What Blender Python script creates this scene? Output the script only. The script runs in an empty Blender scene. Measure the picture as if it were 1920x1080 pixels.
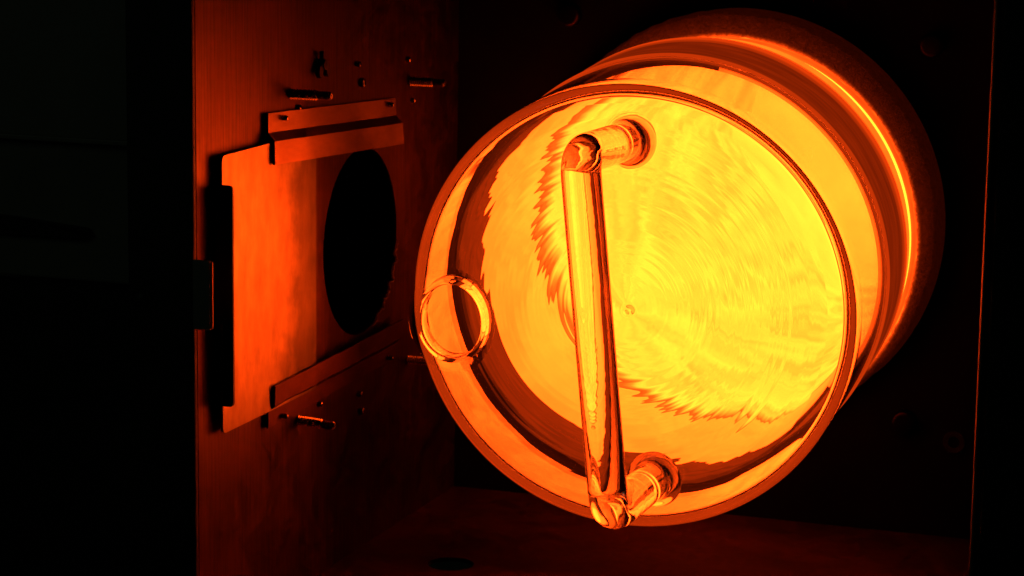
import bpy, bmesh, math, random
from mathutils import Vector, Matrix
random.seed(7)
S = bpy.context.scene
C = S.collection
PI = math.pi
# ------------------------------------------------------------------ camera
OX, OY, OZ = .3374, -1.11, .356          # moves camera-based survey numbers to the room's own frame
def W(x, y, z): return Vector((x + OX, y + OY, z + OZ))
cd = bpy.data.cameras.new('camera'); cam = bpy.data.objects.new('camera', cd); C.objects.link(cam)
cd.sensor_width = 36; cd.lens = 93.75; cd.clip_start = .05; cd.clip_end = 50
cd.dof.use_dof = True; cd.dof.focus_distance = 1.17; cd.dof.aperture_fstop = 24
R = Matrix(((.9415, .3366, .0132), (-.0721, .1632, .9839), (.3291, -.9274, .178))).transposed()
m = R.to_4x4(); m.translation = W(0, 0, 0); cam.matrix_world = m
S.camera = cam
# ------------------------------------------------------------------ dark room
w = bpy.data.worlds.new('World'); S.world = w; w.use_nodes = True
bg = w.node_tree.nodes['Background']; bg.inputs['Color'].default_value = (.75, 1, .62, 1); bg.inputs['Strength'].default_value = .0006
ld = bpy.data.lights.new('room_light', 'AREA'); ld.energy = .06; ld.size = .4; ld.color = (.72, 1, .6)
lo = bpy.data.objects.new('room_light', ld); C.objects.link(lo)
lo.location = W(-.95, .25, .35); lo.rotation_euler = (W(-.56, .99, -.14) - lo.location).to_track_quat('-Z', 'Y').to_euler()
S.view_settings.view_transform = 'Standard'; S.view_settings.look = 'None'
S.view_settings.exposure = 0; S.view_settings.gamma = 1
cy = S.cycles
cy.use_denoising = True
cy.max_bounces = 32; cy.transmission_bounces = 32; cy.glossy_bounces = 16; cy.diffuse_bounces = 4; cy.transparent_max_bounces = 16
cy.caustics_refractive = True; cy.caustics_reflective = True; cy.blur_glossy = 0.0
cy.sample_clamp_indirect = 40

HOT = (1, .060, .0030)                      # colour of the furnace heat
# ------------------------------------------------------------------ node helpers
def mat(name):
    m = bpy.data.materials.new(name); m.use_nodes = True
    nt = m.node_tree; nt.nodes.clear()
    out = nt.nodes.new('ShaderNodeOutputMaterial')
    return m, nt, out
def N(nt, t, **kw):
    n = nt.nodes.new(t)
    for k, v in kw.items(): setattr(n, k, v)
    return n
def L(nt, a, b): nt.links.new(a, b)
def setv(nt, sock, v):
    if hasattr(v, 'is_output') or isinstance(v, bpy.types.NodeSocket): L(nt, v, sock)
    else: sock.default_value = v
def math_(nt, op, a, b=0., c=0.):
    n = N(nt, 'ShaderNodeMath', operation=op)
    setv(nt, n.inputs[0], a); setv(nt, n.inputs[1], b); setv(nt, n.inputs[2], c)
    return n.outputs[0]
def vec(nt, x, y, z):
    n = N(nt, 'ShaderNodeCombineXYZ')
    setv(nt, n.inputs[0], x); setv(nt, n.inputs[1], y); setv(nt, n.inputs[2], z)
    return n.outputs[0]
def noise(nt, v, scale, detail=3, rough=.5, dist=0.):
    n = N(nt, 'ShaderNodeTexNoise'); L(nt, v, n.inputs['Vector'])
    n.inputs['Scale'].default_value = scale; n.inputs['Detail'].default_value = detail
    n.inputs['Roughness'].default_value = rough; n.inputs['Distortion'].default_value = dist
    return n.outputs['Fac']
def ramp(nt, f, pts):
    n = N(nt, 'ShaderNodeMapRange', clamp=True)
    setv(nt, n.inputs[0], f)
    for i, v in enumerate(pts): n.inputs[i + 1].default_value = v
    return n.outputs[0]
def coords(nt):
    tc = N(nt, 'ShaderNodeTexCoord'); s = N(nt, 'ShaderNodeSeparateXYZ'); L(nt, tc.outputs['Object'], s.inputs[0])
    return tc.outputs['Object'], s.outputs[0], s.outputs[1], s.outputs[2]
def polar(nt, x, z):
    r = math_(nt, 'SQRT', math_(nt, 'ADD', math_(nt, 'MULTIPLY', x, x), math_(nt, 'MULTIPLY', z, z)))
    rr = math_(nt, 'MAXIMUM', r, 1e-4)
    return r, math_(nt, 'DIVIDE', x, rr), math_(nt, 'DIVIDE', z, rr)

# ------------------------------------------------------------------ materials
def metal(name, base=(.5, .47, .44), rough=.42, streak=(40, 40, 3), amt=.35, bump=.15, metallic=1., spots=0.):
    m, nt, out = mat(name); o, x, y, z = coords(nt)
    p = N(nt, 'ShaderNodeBsdfPrincipled'); L(nt, p.outputs[0], out.inputs[0])
    v = vec(nt, math_(nt, 'MULTIPLY', x, streak[0]), math_(nt, 'MULTIPLY', y, streak[1]), math_(nt, 'MULTIPLY', z, streak[2]))
    a = noise(nt, v, 9, 4, .6); b = noise(nt, o, 38, 5, .62, .6); c = noise(nt, o, 260, 3, .6)
    f = math_(nt, 'ADD', math_(nt, 'MULTIPLY', a, .5), math_(nt, 'ADD', math_(nt, 'MULTIPLY', b, .38), math_(nt, 'MULTIPLY', c, .12)))
    g = ramp(nt, f, (.3, .7, 1 - amt, 1 + amt * .35))
    mix = N(nt, 'ShaderNodeVectorMath', operation='SCALE'); mix.inputs[0].default_value = base; L(nt, g, mix.inputs['Scale'])
    L(nt, mix.outputs[0], p.inputs['Base Color'])
    p.inputs['Metallic'].default_value = metallic
    L(nt, ramp(nt, math_(nt, 'ADD', math_(nt, 'MULTIPLY', b, .6), math_(nt, 'MULTIPLY', c, .4)), (.3, .7, rough - .1, rough + .14)), p.inputs['Roughness'])
    bp = N(nt, 'ShaderNodeBump'); bp.inputs['Strength'].default_value = bump; bp.inputs['Distance'].default_value = .0006
    L(nt, math_(nt, 'ADD', a, math_(nt, 'MULTIPLY', c, .35)), bp.inputs['Height']); L(nt, bp.outputs[0], p.inputs['Normal'])
    return m
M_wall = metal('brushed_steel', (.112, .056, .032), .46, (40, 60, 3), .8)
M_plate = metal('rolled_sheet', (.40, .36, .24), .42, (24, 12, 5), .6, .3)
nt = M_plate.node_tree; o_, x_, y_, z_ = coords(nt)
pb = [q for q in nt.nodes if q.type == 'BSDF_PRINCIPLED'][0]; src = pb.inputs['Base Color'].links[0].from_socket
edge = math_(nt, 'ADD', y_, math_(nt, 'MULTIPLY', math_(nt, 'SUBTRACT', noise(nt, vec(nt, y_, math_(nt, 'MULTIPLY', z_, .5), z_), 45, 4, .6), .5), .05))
sc = N(nt, 'ShaderNodeVectorMath', operation='SCALE'); L(nt, src, sc.inputs[0]); L(nt, ramp(nt, edge, (.050, .074, 1., .38)), sc.inputs['Scale'])  # furnace-side end darkened: painted shadow edge plus some real wear
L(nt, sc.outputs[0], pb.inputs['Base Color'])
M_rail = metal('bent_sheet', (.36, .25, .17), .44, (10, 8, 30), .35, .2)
M_rail_shaded = metal('shaded_bent_sheet', (.13, .06, .035), .5, (10, 8, 30), .4, .2)  # darker copy of the rail metal, shade put into its colour
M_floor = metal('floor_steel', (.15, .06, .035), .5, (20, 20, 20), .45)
M_black = metal('black_paint', (.012, .012, .012), .55, (20, 20, 20), .3, .1, 0.)
M_back = metal('sooty_plate', (.005, .0045, .0045), .6, (20, 20, 20), .5, .2, 0.)
M_stud = metal('oily_steel', (.5, .42, .34), .25, (30, 30, 30), .4, .1)
M_bolt = metal('blackened_bolt', (.03, .02, .018), .35, (20, 20, 20), .2, .1)
M_duct = metal('pipe_wall', (.06, .065, .06), .3, (20, 20, 3), .3, .1)
M_panel = metal('grey_enamel', (.23, .23, .22), .5, (4, 4, 4), .2, .1, 0.)

for q in M_back.node_tree.nodes:
    if q.type == 'BSDF_PRINCIPLED': q.inputs['Specular IOR Level'].default_value = .08
def glass(name, ripple, ior=1.458):
    m, nt, out = mat(name); o, x, y, z = coords(nt)
    g = N(nt, 'ShaderNodeBsdfGlass'); g.inputs['IOR'].default_value = ior; g.inputs['Roughness'].default_value = 0
    g.inputs['Color'].default_value = (.985, .98, .975, 1); L(nt, g.outputs[0], out.inputs[0])
    if ripple == 'face':
        # lathe-turned end disc: concentric turning marks that waver, strongest inside the rim, smooth near it
        xc = math_(nt, 'ADD', x, .0021); zc = math_(nt, 'ADD', z, -.0018)
        r, c, s = polar(nt, xc, zc)
        def pn(kr, kt, sc, det=2, rough=.5):
            return noise(nt, vec(nt, math_(nt, 'MULTIPLY', c, kt), math_(nt, 'MULTIPLY', s, kt), math_(nt, 'MULTIPLY', r, kr)), sc, det, rough)
        h = math_(nt, 'MULTIPLY', pn(75, 1.5, 1., 1, .4), .68)
        h = math_(nt, 'ADD', h, math_(nt, 'MULTIPLY', pn(230, 3.2, 1., 1, .5), .12))
        h = math_(nt, 'ADD', h, math_(nt, 'MULTIPLY', pn(170, .12, 1., 2, .55), .9))
        h = math_(nt, 'ADD', h, math_(nt, 'MULTIPLY', noise(nt, o, 16, 1), 1.2))
        mask = math_(nt, 'MULTIPLY', math_(nt, 'MULTIPLY', ramp(nt, r, (.074, .091, 1, 0)), ramp(nt, r, (.004, .024, 0, 1))), ramp(nt, y, (.0006, .0012, 1, 0)))
        h = math_(nt, 'MULTIPLY', h, mask)
        bp = N(nt, 'ShaderNodeBump'); bp.inputs['Strength'].default_value = 1; bp.inputs['Distance'].default_value = .00045
        L(nt, h, bp.inputs['Height']); L(nt, bp.outputs[0], g.inputs['Normal'])
    elif ripple == 'rod':
        h = noise(nt, vec(nt, math_(nt, 'MULTIPLY', x, 60), math_(nt, 'MULTIPLY', y, 60), math_(nt, 'MULTIPLY', z, 7)), 2., 2)
        bp = N(nt, 'ShaderNodeBump'); bp.inputs['Strength'].default_value = 1; bp.inputs['Distance'].default_value = .00012
        L(nt, h, bp.inputs['Height']); L(nt, bp.outputs[0], g.inputs['Normal'])
    return m
M_glass = glass('clear_quartz_disc', 'face')
M_rod = glass('clear_quartz_rod', 'rod', 1.5)
M_plain = glass('clear_quartz', '')

def hot(name, fn):
    m, nt, out = mat(name); o, x, y, z = coords(nt)
    e = N(nt, 'ShaderNodeEmission'); e.inputs['Color'].default_value = (*HOT, 1)
    d = N(nt, 'ShaderNodeBsdfDiffuse'); d.inputs['Color'].default_value = (.06, .055, .05, 1)
    a = N(nt, 'ShaderNodeAddShader'); L(nt, e.outputs[0], a.inputs[0]); L(nt, d.outputs[0], a.inputs[1]); L(nt, a.outputs[0], out.inputs[0])
    setv(nt, e.inputs['Strength'], fn(nt, o, x, y, z))
    return m
def bore_heat(nt, o, x, y, z):       # hotter deeper in, uneven blotches
    r, c, s_ = polar(nt, x, z)
    depth = math_(nt, 'MULTIPLY', ramp(nt, y, (.004, .022, 2.6, 14.)), ramp(nt, math_(nt, 'SUBTRACT', r, math_(nt, 'MULTIPLY', y, .2)), (.0942, .0962, 1., .6)))
    n1 = ramp(nt, noise(nt, o, 26, 5, .6, .8), (.35, .65, .72, 1.2))
    return math_(nt, 'MULTIPLY', depth, n1)
def end_heat(nt, o, x, y, z):
    return math_(nt, 'MULTIPLY', ramp(nt, noise(nt, o, 16, 4, .55, .5), (.32, .68, 14, 19)), ramp(nt, x, (-.085, .03, .86, 1.12)))
def insert_heat(nt, o, x, y, z):     # the hot insert: dull at its front lip, yellow further in
    r, c, s_ = polar(nt, x, z)
    inner = ramp(nt, y, (.086, .157, 5.8, 9.)); outer = ramp(nt, y, (.13, .157, 2.6, 4.2))
    side = ramp(nt, r, (.0948, .0952, 0, 1))
    n1 = ramp(nt, noise(nt, o, 30, 5, .62, .8), (.35, .65, .82, 1.14))
    mix = math_(nt, 'ADD', math_(nt, 'MULTIPLY', inner, math_(nt, 'SUBTRACT', 1., side)), math_(nt, 'MULTIPLY', outer, side))
    return math_(nt, 'MULTIPLY', mix, n1)
def ring_heat(nt, o, x, y, z):       # barely red hot
    b = ramp(nt, noise(nt, vec(nt, math_(nt, 'MULTIPLY', x, 8), math_(nt, 'MULTIPLY', y, 60), math_(nt, 'MULTIPLY', z, 8)), 4, 3), (.3, .7, .26, .38))
    lip = math_(nt, 'ADD', ramp(nt, y, (.128, .134, 0, .55)), ramp(nt, y, (.0864, .0885, .24, -.10)))
    return math_(nt, 'ADD', b, lip)
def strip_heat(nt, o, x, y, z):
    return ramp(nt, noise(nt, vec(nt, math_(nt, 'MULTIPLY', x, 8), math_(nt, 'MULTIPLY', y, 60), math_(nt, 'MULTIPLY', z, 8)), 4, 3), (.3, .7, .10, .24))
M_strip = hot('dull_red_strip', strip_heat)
M_insert = hot('hot_insert', insert_heat); M_seal = hot('red_hot_ring', ring_heat)
M_bore = hot('hot_bore', bore_heat); M_end = hot('hot_end', end_heat)

def fibre_mat():
    m, nt, out = mat('ceramic_fibre'); o, x, y, z = coords(nt)
    p = N(nt, 'ShaderNodeBsdfPrincipled'); L(nt, p.outputs[0], out.inputs[0])
    f = noise(nt, o, 330, 4, .7, 1.2)
    cr = N(nt, 'ShaderNodeVectorMath', operation='SCALE'); cr.inputs[0].default_value = (.035, .026, .022)
    L(nt, ramp(nt, f, (.3, .7, .25, 1.2)), cr.inputs['Scale']); L(nt, cr.outputs[0], p.inputs['Base Color'])
    rr, c_, s_ = polar(nt, math_(nt, 'ADD', x, .0035), math_(nt, 'ADD', z, .0060))
    rr = math_(nt, 'ADD', rr, math_(nt, 'MULTIPLY', math_(nt, 'SUBTRACT', f, .5), .0030))
    q = ramp(nt, rr, (.0962, .1000, 1, 0))
    p.inputs['Emission Color'].default_value = (*HOT, 1)
    L(nt, math_(nt, 'ADD', math_(nt, 'MULTIPLY', math_(nt, 'POWER', q, 2.6), 3.2), math_(nt, 'MULTIPLY', f, .035)), p.inputs['Emission Strength'])
    p.inputs['Roughness'].default_value = .95
    bp = N(nt, 'ShaderNodeBump'); bp.inputs['Strength'].default_value = 1; bp.inputs['Distance'].default_value = .002
    L(nt, f, bp.inputs['Height']); L(nt, bp.outputs[0], p.inputs['Normal'])
    return m
M_fibre = fibre_mat()

# ------------------------------------------------------------------ mesh helpers
def obj(name, bm, m, parent=None, loc=None, smooth=False, angle=35):
    bmesh.ops.recalc_face_normals(bm, faces=bm.faces)
    me = bpy.data.meshes.new(name); bm.to_mesh(me); bm.free()
    if smooth:
        for p in me.polygons: p.use_smooth = True
        me.set_sharp_from_angle(angle=math.radians(angle))
    me.materials.append(m)
    o = bpy.data.objects.new(name, me); C.objects.link(o)
    if parent: o.parent = parent
    if loc is not None: o.location = loc
    return o
def tag(o, label, cat, group=None):
    o['label'] = label; o['category'] = cat
    if group: o['group'] = group
    return o
def thing(name, label, cat, loc, rot=(0, 0, 0), group=None):
    o = bpy.data.objects.new(name, None); C.objects.link(o); o.location = loc; o.rotation_euler = rot
    o.empty_display_size = .01
    return tag(o, label, cat, group)
def struct(o): o['kind'] = 'structure'; return o
def box(bm, x0, x1, y0, y1, z0, z1, bev=0, seg=2):
    vs = [bm.verts.new((x, y, z)) for x in (x0, x1) for y in (y0, y1) for z in (z0, z1)]
    fs = [bm.faces.new([vs[i] for i in q]) for q in ((0, 1, 3, 2), (4, 6, 7, 5), (0, 4, 5, 1), (2, 3, 7, 6), (0, 2, 6, 4), (1, 5, 7, 3))]
    if bev:
        bmesh.ops.bevel(bm, geom=list({e for f in fs for e in f.edges}), offset=bev, segments=seg, profile=.5, affect='EDGES')
def prism(bm, pts, axis, a, b):
    """outline pts in the two other axes, extruded from a to b along axis"""
    def P(p, t): return {0: (t, p[0], p[1]), 1: (p[0], t, p[1]), 2: (p[0], p[1], t)}[axis]
    A = [bm.verts.new(P(p, a)) for p in pts]; B = [bm.verts.new(P(p, b)) for p in pts]
    bm.faces.new(A); bm.faces.new(B[::-1]); n = len(pts)
    for i in range(n): bm.faces.new((A[i], A[(i + 1) % n], B[(i + 1) % n], B[i]))
def rounded(pts, rad, seg=6):
    out = []; n = len(pts)
    for i, p in enumerate(pts):
        r = rad[i] if isinstance(rad, (list, tuple)) else rad
        p = Vector(p)
        if r <= 0: out.append(tuple(p)); continue
        a = (Vector(pts[i - 1]) - p).normalized() * r; b = (Vector(pts[(i + 1) % n]) - p).normalized() * r
        for k in range(seg + 1):
            t = k / seg
            out.append(tuple((1 - t) ** 2 * (p + a) + 2 * t * (1 - t) * p + t * t * (p + b)))
    return out
def lathe(bm, prof, seg=192, axis='Y', wob=None, closed=False):
    """prof: (radius, height along axis)"""
    rings = []
    for j, (r, h) in enumerate(prof):
        if r < 1e-7:
            rings.append([bm.verts.new((0, h, 0) if axis == 'Y' else ((h, 0, 0) if axis == 'X' else (0, 0, h)))]); continue
        ring = []
        for i in range(seg):
            a = 2 * PI * i / seg; rr = r + (wob(a, j) if wob else 0); c, s = rr * math.cos(a), rr * math.sin(a)
            ring.append(bm.verts.new((c, h, s) if axis == 'Y' else ((h, c, s) if axis == 'X' else (c, s, h))))
        rings.append(ring)
    pr = list(zip(rings, rings[1:])) + ([(rings[-1], rings[0])] if closed else [])
    for A, B in pr:
        if len(A) == 1 and len(B) == 1: continue
        for i in range(seg):
            k = (i + 1) % seg
            if len(A) == 1: bm.faces.new((A[0], B[i], B[k]))
            elif len(B) == 1: bm.faces.new((A[i], A[k], B[0]))
            else: bm.faces.new((A[i], A[k], B[k], B[i]))
def arc(cx, cy, r, a0, a1, n=6): return [(cx + r * math.cos(math.radians(a0 + (a1 - a0) * i / n)), cy + r * math.sin(math.radians(a0 + (a1 - a0) * i / n))) for i in range(n + 1)]
def sheet_hole(bm, rect, hole, axis, a, b, seg=128, wob=None):
    """rectangular sheet with one round hole; rect/hole given in the two other axes"""
    (u0, u1, v0, v1), (cu, cv, r) = rect, hole
    ang = sorted([2 * PI * i / seg for i in range(seg)] + [math.atan2(v - cv, u - cu) % (2 * PI) for u in (u0, u1) for v in (v0, v1)])
    inner, outer = [], []
    for t in ang:
        c, s = math.cos(t), math.sin(t); k = 1e9
        if c > 1e-9: k = min(k, (u1 - cu) / c)
        if c < -1e-9: k = min(k, (u0 - cu) / c)
        if s > 1e-9: k = min(k, (v1 - cv) / s)
        if s < -1e-9: k = min(k, (v0 - cv) / s)
        rr = r + (wob(t) if wob else 0)
        inner.append((cu + rr * c, cv + rr * s)); outer.append((cu + k * c, cv + k * s))
    def P(p, t): return {0: (t, p[0], p[1]), 1: (p[0], t, p[1]), 2: (p[0], p[1], t)}[axis]
    V = [[bm.verts.new(P(p, t)) for p in q] for q in (inner, outer) for t in (a, b)]
    ia, ib, oa, ob = V; n = len(ang)
    for i in range(n):
        k = (i + 1) % n
        for f in ((ia[i], ia[k], oa[k], oa[i]), (ib[i], ob[i], ob[k], ib[k]), (ia[i], ib[i], ib[k], ia[k]), (oa[i], oa[k], ob[k], ob[i])): bm.faces.new(f)
def sweep(bm, path, radii, seg=40):
    """round rod along a path with capped ends"""
    n = len(path); T = []
    for i in range(n):
        t = (path[min(i + 1, n - 1)] - path[max(i - 1, 0)]).normalized(); T.append(t)
    u = T[0].orthogonal().normalized(); rings = []
    for i in range(n):
        u = (u - T[i] * u.dot(T[i])).normalized(); v = T[i].cross(u)
        rings.append([bm.verts.new(path[i] + (u * math.cos(2 * PI * k / seg) + v * math.sin(2 * PI * k / seg)) * radii[i]) for k in range(seg)])
    for A, B in zip(rings, rings[1:]):
        for i in range(seg): bm.faces.new((A[i], A[(i + 1) % seg], B[(i + 1) % seg], B[i]))
    bm.faces.new(rings[0][::-1]); bm.faces.new(rings[-1])
def bool_cut(o, cutter):
    md = o.modifiers.new('cut', 'BOOLEAN'); md.operation = 'DIFFERENCE'; md.object = cutter; md.solver = 'EXACT'
    dg = bpy.context.evaluated_depsgraph_get(); dg.update()
    me = bpy.data.meshes.new_from_object(o.evaluated_get(dg)); o.modifiers.clear(); o.data = me
    for p in me.polygons: p.use_smooth = True
    me.set_sharp_from_angle(angle=math.radians(30))
    bpy.data.objects.remove(cutter)

# ------------------------------------------------------------------ the box round the furnace mouth
XW, XR, YF, YB, ZF, ZT = -.4874, -.161, .983, 1.286, -.356, -.035
FX, FZ, FY = -.3360, -.2013, 1.268     # furnace axis, insulation face
HY, HZ, HR = 1.1577, -.2052, .0448       # sight hole in the left wall
jag = lambda t: (.0012 * math.sin(31 * t) + .0009 * math.sin(53 * t + 1) - .001) if 5.15 < t % (2 * PI) < 6.1 else 0
bm = bmesh.new(); sheet_hole(bm, (YF, YB, ZF, ZT), (HY, HZ, HR), 0, -.002, 0, wob=jag)
for v in bm.verts: v.co -= Vector((0, YF, ZF))
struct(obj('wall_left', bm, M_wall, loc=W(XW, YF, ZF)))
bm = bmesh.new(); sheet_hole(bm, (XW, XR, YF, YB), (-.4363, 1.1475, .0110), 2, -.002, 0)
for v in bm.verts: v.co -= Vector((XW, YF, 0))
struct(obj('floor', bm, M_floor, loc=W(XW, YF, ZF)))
bm = bmesh.new(); sheet_hole(bm, (XW, XR, ZF, ZT), (FX, FZ, .1042), 1, 0, .003, 192)
for v in bm.verts: v.co -= Vector((XW, 0, ZF))
struct(obj('wall_back', bm, M_back, loc=W(XW, YB, ZF)))
bm = bmesh.new(); box(bm, 0, .002, 0, YB - YF, 0, ZT - ZF)
struct(obj('wall_right', bm, M_wall, loc=W(XR, YF, ZF)))
bm = bmesh.new(); box(bm, 0, XR - XW, 0, YB - YF, 0, .002)
struct(obj('ceiling', bm, M_back, loc=W(XW, YF, ZT)))

bm = bmesh.new(); sweep(bm, [Vector((0, 0, k * (ZT - ZF) / 12)) for k in range(13)], [.0010] * 13, 16)
struct(obj('wall_right_edge', bm, M_plate, loc=W(XR - .0006, YF, ZF), smooth=True))
# front frame and cabinet panels
fr = thing('cabinet_frame', 'black steel frame around the open front of the dark box', 'frame', W(XW, YF, ZF - .06))
def fpart(name, x0, x1, y0, y1, z0, z1, m, par=fr, bev=.0008):
    bm = bmesh.new(); box(bm, x0 - XW, x1 - XW, y0 - YF, y1 - YF, z0 - ZF + .06, z1 - ZF + .06, bev); return obj(name, bm, m, par)
p1 = fpart('post', -.5175, XW + .0004, .979, .982, ZF - .06, ZT + .08, M_black)
fpart('post', XR + .0025, .10, .979, .982, ZF - .06, ZT + .08, M_black)
fpart('crossbar', XW, XR, .979, .982, ZF - .06, ZF - .0025, M_black)
fpart('crossbar', XW, XR, .979, .982, ZT + .003, ZT + .08, M_black)
fpart('latch_plate', -.4868, -.4790, .9775, .9788, -.2152, -.1860, M_panel, bev=.0002)
bm = bmesh.new(); sweep(bm, [Vector((0, 0, k * .028 / 4)) for k in range(5)], [.0004] * 5, 12)
obj('latch_edge', bm, M_plate, fr, loc=Vector((-.4786 - XW, .9788 - YF, -.2146 - ZF + .06)), smooth=True)
bm = bmesh.new(); lathe(bm, [(0, -.0012), (.0022, -.0009), (.0032, 0), (.0032, .0008), (0, .0008)], 32)
obj('screw', bm, M_black, fr, loc=Vector((-.5112 - XW, .9785 - YF, -.2050 - ZF + .06)), smooth=True)
cp = thing('side_panel', 'dim grey enamelled cabinet panel in the shadow left of the black post', 'panel', W(-.62, .985, ZF - .06))
bm = bmesh.new(); box(bm, -.30, .1015, .004, .007, .215, .42, .001); obj('upper_panel', bm, M_panel, cp)
bm = bmesh.new(); box(bm, -.30, .1015, .010, .013, 0, .213, .001); obj('lower_panel', bm, M_black, cp)  # black colour stands for the unlit lower half of the panel
bm = bmesh.new(); box(bm, -.30, .1015, -.0005, .0035, .2745, .2765, .0004); obj('rib', bm, M_panel, cp)
bm = bmesh.new(); prism(bm, rounded([(-.3, .231), (.078, .234), (.082, .238), (.04, .2415), (-.3, .243)], [0, .004, .004, .01, 0]), 1, .0005, .0036); obj('dark_bar', bm, M_black, cp)  # thin black slab just in front of the panel

# ------------------------------------------------------------------ furnace
fu = thing('furnace_tube', 'glowing yellow furnace bore behind the quartz drum', 'furnace', W(FX - .0035, FY, FZ - .0060))
bm = bmesh.new(); lathe(bm, [(.0950, -.0006), (.0945, .0006), (.0945, .42), (.0964, .42), (.0964, .0004), (.0960, -.0006)], 192, closed=True)
obj('bore_liner', bm, M_bore, fu, smooth=True)
bm = bmesh.new(); lathe(bm, [(0, .405), (.0942, .405), (.0942, .409), (0, .409)], 128)
obj('end_plate', bm, M_end, fu, smooth=True)
bm = bmesh.new()
wob = lambda a, j: (.0003 * math.sin(17 * a + j) + .0002 * math.sin(41 * a + 2 * j) + .0002 * math.sin(73 * a)) 
lathe(bm, [(.0967, .03), (.0967, .006), (.0969, .0014), (.0976, 0), (.1022, -.0003), (.1034, .0012), (.1038, .006), (.1038, .03)], 360, wob=wob, closed=True)
for v in bm.verts:                      # the bore sits a little low and left in its fibre ring
    if math.hypot(v.co.x, v.co.z) < .0990: v.co += Vector((-.0035, 0, -.0060))
tag(obj('insulation_ring', bm, M_fibre, loc=W(FX, FY, FZ), smooth=True, angle=80), 'dull red ring of ceramic fibre insulation around the furnace mouth', 'insulation')

# ------------------------------------------------------------------ quartz drum
RD = .1010
dr = thing('quartz_drum', 'clear quartz glass drum with a rod handle glowing yellow in the furnace mouth', 'glass drum',
           W(-.3390, 1.11, -.2193), (.063, 0, .0486))
T, TF, LD = .0039, .0050, .0860
prof = [(0, -.0001), (.0004, -.0002), (.0009, -.0006), (.0014, -.0008), (.0019, -.0006), (.0024, -.0002), (.0030, .0001), (.0038, .00015), (.0046, 0)]
prof += [(.0046 + (RD - .0046 - .0044) * i / 14, 0) for i in range(1, 15)]
prof += arc(RD - .0040, .0040, .0040, -84, 0, 12)
prof += [(RD, .02), (RD, .04), (RD, .065), (RD, LD - .0002), (RD - .0002, LD), (RD - T + .0002, LD), (RD - T, LD - .0002), (RD - T, .065), (RD - T, .04), (RD - T, .02)]
prof += arc(RD - T - .0025, TF + .0025, .0025, 0, -84, 8)
prof += [(RD - T - .0035 - (RD - T - .0035) * i / 10, TF) for i in range(1, 10)] + [(0, TF)]
bm = bmesh.new(); lathe(bm, prof, 240)
shell = obj('shell', bm, M_glass, dr, smooth=True, angle=50)
bm = bmesh.new(); VX, VZ = -.0825, -.0103
lathe(bm, [(0, -.01), (.0163, -.01), (.0163, .0080), (0, .0080)], 96)
for v in bm.verts: v.co = Vector((VX + v.co.x, v.co.y, VZ + v.co.z * 1.20))
ct = obj('vent_cutter', bm, M_glass, dr); bool_cut(shell, ct)
bm = bmesh.new()
lathe(bm, [(.0142, -.0004), (.0144, -.0010), (.0149, -.0013), (.0156, -.0013), (.0165, -.0011), (.0178, -.0007), (.0190, -.0004), (.0204, -.0002), (.0204, -.0001), (.0163, -.0001), (.0162, .004), (.0162, .0078), (.0143, .0078), (.0142, .004)], 96, closed=True)
obj('vent_collar', bm, M_plain, dr, loc=(VX, 0, VZ), smooth=True, angle=60).scale = (1, 1, 1.20)
bm = bmesh.new(); lathe(bm, [(.0955, LD + .0004), (RD - .0004, LD + .0004), (RD - .0004, LD - .0012), (RD + .0005, LD - .0013), (RD + .0011, LD - .0004), (RD + .0011, LD), (RD + .0010, .0950), (RD + .0004, .0956), (RD + .0004, .1300), (RD + .0010, .1306), (RD + .0010, .1400), (RD + .0006, .1404), (.0961, .1404), (.0961, .095)], 240, closed=True)
obj('rear_ring', bm, M_seal, dr, smooth=True)
bm = bmesh.new()                        # added strip for the dark band at lower left in the drum, tapering at both ends
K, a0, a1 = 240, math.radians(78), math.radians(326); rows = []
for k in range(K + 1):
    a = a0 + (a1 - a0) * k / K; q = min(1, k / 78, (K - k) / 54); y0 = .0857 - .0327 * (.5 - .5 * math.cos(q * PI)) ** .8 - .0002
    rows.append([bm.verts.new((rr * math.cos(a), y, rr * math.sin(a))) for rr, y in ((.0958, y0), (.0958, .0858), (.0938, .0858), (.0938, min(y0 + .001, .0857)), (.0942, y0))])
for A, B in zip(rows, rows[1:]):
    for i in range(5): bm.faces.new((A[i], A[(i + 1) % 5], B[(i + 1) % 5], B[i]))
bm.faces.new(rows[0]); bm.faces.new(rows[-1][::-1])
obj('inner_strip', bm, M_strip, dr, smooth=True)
bm = bmesh.new(); lathe(bm, [(RD - .0030, .1409), (RD + .0002, .1409), (RD + .0006, .1415), (RD + .0004, .1448), (RD - .003, .1452)], 192, closed=True)
obj('glass_lip', bm, M_plain, dr, smooth=True)
bm = bmesh.new()
lathe(bm, [(.0954, .0866), (.0956, .1480), (.0972, .1500), (.0975, .1512), (.0968, .1530), (.0958, .1545), (.0956, .1566), (.0938, .1566), (.0936, .12), (.0934, .0880), (.0938, .0866)], 192, closed=True)  # flange near the tail added to hide the bright bore behind it
for v in bm.verts:                      # its tail is trimmed parallel to the furnace face
    q, rv = v.co.y, math.hypot(v.co.x, v.co.z)
    if q > .147: v.co.y += -.0486 * v.co.x + .063 * v.co.z
    if q > .153 or rv > .0965: v.co.x += .0045; v.co.z += .0018
obj('hot_insert', bm, M_insert, dr, smooth=True)
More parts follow.
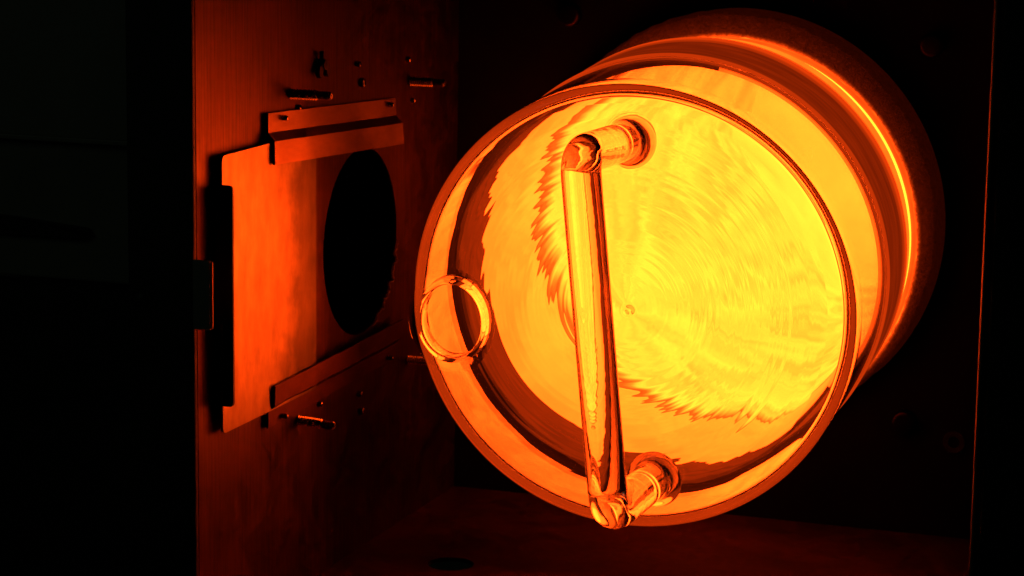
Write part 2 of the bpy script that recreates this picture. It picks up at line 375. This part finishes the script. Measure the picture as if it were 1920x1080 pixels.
# U handle: two stubs and a long bar, drawn from one rod
def fillet(pts, rad, seg=10):
    out = [Vector(pts[0])]
    for a, p, b in zip(pts, pts[1:], pts[2:]):
        a, p, b = Vector(a), Vector(p), Vector(b); u = (a - p).normalized() * rad; v = (b - p).normalized() * rad
        for k in range(seg + 1):
            t = k / seg; out.append((1 - t) ** 2 * (p + u) + 2 * t * (1 - t) * p + t * t * (p + v))
    out.append(Vector(pts[-1])); return out
pth = fillet([(-.0001, -.0001, .0769), (-.0070, -.056, .0800), (.0064, -.056, -.0760), (.0126, -.0001, -.0768)], .0100)
a, b = pth[0], pth[-1]; RR = .0086
ST = [.20 * (k / 16) ** 1.2 for k in range(17)]
start = [a.lerp(pth[1], t) for t in ST]; stop = [b.lerp(pth[-2], t) for t in ST[::-1]]
mid = pth[1:-1]
bar = [mid[10].lerp(mid[11], t / 10) for t in range(1, 10)]
full = start + mid[:11] + bar + mid[11:] + stop
fl = [.0042 * (1 - k / 16) ** 2.4 for k in range(17)]
rad = [RR + f for f in fl] + [RR] * (len(full) - 34) + [RR + f for f in fl[::-1]]
bm = bmesh.new(); sweep(bm, full, rad, 64)
hd = obj('handle', bm, M_rod, dr, smooth=True, angle=50)
# ------------------------------------------------------------------ shutter and its guides on the left wall
X1 = XW + .0040
sh = thing('sliding_shutter', 'bright sheet metal shutter slid open beside the round hole', 'shutter', W(XW, 1.0040, -.264))
def yz(pts): return [(y - 1.0040, z + .264) for y, z in pts]
bm = bmesh.new()
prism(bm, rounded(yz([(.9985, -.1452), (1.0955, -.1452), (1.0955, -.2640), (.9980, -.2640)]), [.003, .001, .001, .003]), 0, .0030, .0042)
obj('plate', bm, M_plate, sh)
bm = bmesh.new()
prism(bm, rounded([(.0010, .0120), (.0090, .0120), (.0090, .1065), (.0010, .1065)], [0, .0022, .0022, 0]), 1, -.0058, -.0046)
obj('handle_flange', bm, M_black, sh)
def rail(label, y0, y1, z0, z1, m, group, tilt=0):
    """wall flange, step and outer lip along the shutter edge; z0 free edge on the wall, z1 free edge of the lip"""
    t = thing('shutter_guide', label, 'guide rail', W(XW, y0, z0), group=group)
    h = z1 - z0; s = 1 if h > 0 else -1; h = abs(h); n = y1 - y0
    pr = [(.0012, 0), (.0014, h * .40), (.0046, h * .56), (.0050, h), (.0060, h), (.0056, h * .54), (.0024, h * .38), (.0022, 0)]
    bm = bmesh.new(); K = 24; rows = []
    for k in range(K + 1):
        y = n * k / K; dx = .0003 * math.sin(k * .9 + y0 * 50); rows.append([bm.verts.new((x + dx, y + (.0030 * zz / h * (1 if k == K else 0)), s * zz)) for x, zz in pr])
    for A, B in zip(rows, rows[1:]):
        for i in range(len(pr)): bm.faces.new((A[i], A[(i + 1) % len(pr)], B[(i + 1) % len(pr)], B[i]))
    bm.faces.new(rows[0]); bm.faces.new(rows[-1][::-1])
    obj('channel', bm, m, t, smooth=True, angle=25)
    bm = bmesh.new()
    for q in (.10, .93):
        sub = bmesh.new(); lathe(sub, [(0, .0030), (.0008, .0028), (.0012, .0020), (.0012, 0), (0, 0)], 20, axis='X')
        for v in sub.verts: v.co += Vector((.0024, n * q, s * h * .12))
        me = bpy.data.meshes.new('tmp'); sub.to_mesh(me); sub.free(); bm.from_mesh(me); bpy.data.meshes.remove(me)
    obj('rivets', bm, M_stud, t, smooth=True)['kind'] = 'stuff'
    t.rotation_euler = (tilt, 0, 0)
    return t
G = 'channels that hold the shutter'
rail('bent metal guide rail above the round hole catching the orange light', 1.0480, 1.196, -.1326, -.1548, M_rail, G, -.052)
rail('dark bent metal guide rail sloping below the round hole', 1.0470, 1.197, -.2725, -.2530, M_rail_shaded, G, .022)
# torn burr on the lower right of the sight hole
bm = bmesh.new(); pts = [5.0 + 1.15 * k / 60 for k in range(61)]
sweep(bm, [Vector((.0004 + .0006 * abs(math.sin(k * 1.7)), (HR + .0002 + jag(t) + .0007 * random.random()) * math.cos(t), (HR + .0002 + jag(t) + .0007 * random.random()) * math.sin(t))) for k, t in enumerate(pts)],
      [.0003 + .0006 * random.random() * math.sin(PI * k / 60) for k in range(61)], 6)
bu = obj('burr', bm, M_plate, bpy.data.objects['wall_left'], loc=Vector((0, HY - YF, HZ - ZF)))
# duct behind the sight hole
bm = bmesh.new(); lathe(bm, [(.0470, -.0025), (.0470, -.16), (.0485, -.16), (.0485, -.0025)], 96, axis='X', closed=True)
tag(obj('duct', bm, M_duct, loc=W(XW, HY, HZ), smooth=True), 'black pipe seen inside the round hole of the left wall', 'pipe')

# ------------------------------------------------------------------ fasteners
def stud_mesh():
    bm = bmesh.new(); p = [(0, 0), (.0022, 0)]; x = .0006
    while x < .0135: p += [(.0024, x), (.0017, x + .0006)]; x += .0012
    p += [(.0019, .0142), (.0019, .0190), (.0014, .0198), (0, .0198)]
    lathe(bm, p, 28, axis='X'); return bm
G = 'threaded studs on the left wall'
first = obj('stud', stud_mesh(), M_stud, loc=W(XW, 1.0768, -.1270), smooth=True, angle=25)
tag(first, 'long threaded stud sticking out above the upper guide rail', 'stud', G)
def again(o, loc, label, rot=None, sc=None):
    c = o.copy(); C.objects.link(c); c.location = loc; c['label'] = label
    if rot: c.rotation_euler = rot
    if sc: c.scale = sc
    return c
again(first, W(XW, 1.220, -.1345), 'threaded stud in the upper corner of the left wall farthest from the shutter', sc=(.92, 1, 1))
again(first, W(XW, 1.0845, -.2768), 'threaded stud with glinting threads below the lower guide rail', (0, .06, 0), (.92, 1, 1))
again(first, W(XW, 1.2188, -.2745), 'threaded stud partly hidden behind the left edge of the glass drum')
# wing nut and small screws
bm = bmesh.new(); lathe(bm, [(0, 0), (.0026, 0), (.0024, .0040), (0, .0045)], 24, axis='X')
for s in (-1, 1):
    prism(bm, rounded([(s * .0008, .0012), (s * .0052, .0000), (s * .0066, -.0040), (s * .0040, -.0062), (s * .0022, -.0040)], .001, 3), 0, .0012, .0034)
prism(bm, rounded([(-.0012, .001), (.0012, .001), (.0010, .0062), (-.0010, .0062)], .0006, 3), 0, .0010, .0030)
tag(obj('wing_nut', bm, M_black, loc=W(XW, 1.1073, -.1165), smooth=True, angle=30), 'black wing nut on the wall above the upper guide rail', 'wing nut')
def screw_mesh(r):
    bm = bmesh.new(); lathe(bm, [(0, .0012), (r * .3, .0012), (r * .34, .0022), (r * .8, .0019), (r, .0008), (r, 0), (0, 0)], 24, axis='X'); return bm
G = 'small screws on the left wall'
for y, z, r, lab in ((1.1518, -.1201, .0014, 'tiny upper screw of the pair above the middle of the upper guide rail'),
                     (1.1570, -.1293, .0023, 'oval slotted screw just above the middle of the upper guide rail'),
                     (1.2148, -.1234, .0016, 'tiny dark screw just above the farthest upper stud'),
                     (1.2215, -.1440, .0013, 'tiny dark screw just below the farthest upper stud'),
                     (1.0837, -.1335, .0013, 'small screw head added for the shadow mark under the long upper stud'),  # added head in place of the stud's shadow mark
                     (1.1074, -.2740, .0013, 'tiny screw above the glinting lower stud'),
                     (1.1549, -.2789, .0016, 'upper screw of the pair below the lower guide rail'),
                     (1.1570, -.2877, .0020, 'lower screw of the pair below the lower guide rail')):
    tag(obj('screw', screw_mesh(r), M_stud, loc=W(XW, y, z), smooth=True, angle=30), lab, 'screw', G)
# round-headed bolts on the back wall
def bolt_mesh(r=.0060, h=.006):
    bm = bmesh.new(); lathe(bm, [(0, -h)] + arc(r - .002, -h + .002, .002, -90, 0, 5) + [(r, 0), (0, 0)], 48); return bm
G = 'bolts around the furnace mouth'
bl = tag(obj('bolt', bolt_mesh(), M_bolt, loc=W(FX + .0882, YB, FZ - .0975), smooth=True), 'round bolt head on the back wall at the lower right of the glass drum', 'bolt', G)
again(bl, W(FX - .0905, YB, FZ + .0975), 'faint round bolt head on the back wall at the upper left of the glass drum')
again(bl, W(FX + .0945, YB, FZ + .0900), 'faint round bolt head on the back wall at the upper right of the glass drum')
bm = bmesh.new(); lathe(bm, [(.003, -.001), (.0052, -.0012), (.0055, 0), (.003, 0)], 40, closed=True)
tag(obj('washer', bm, M_black, loc=W(FX + .113, YB, FZ - .106), smooth=True), 'black washer on the back wall near its lower right corner', 'washer')
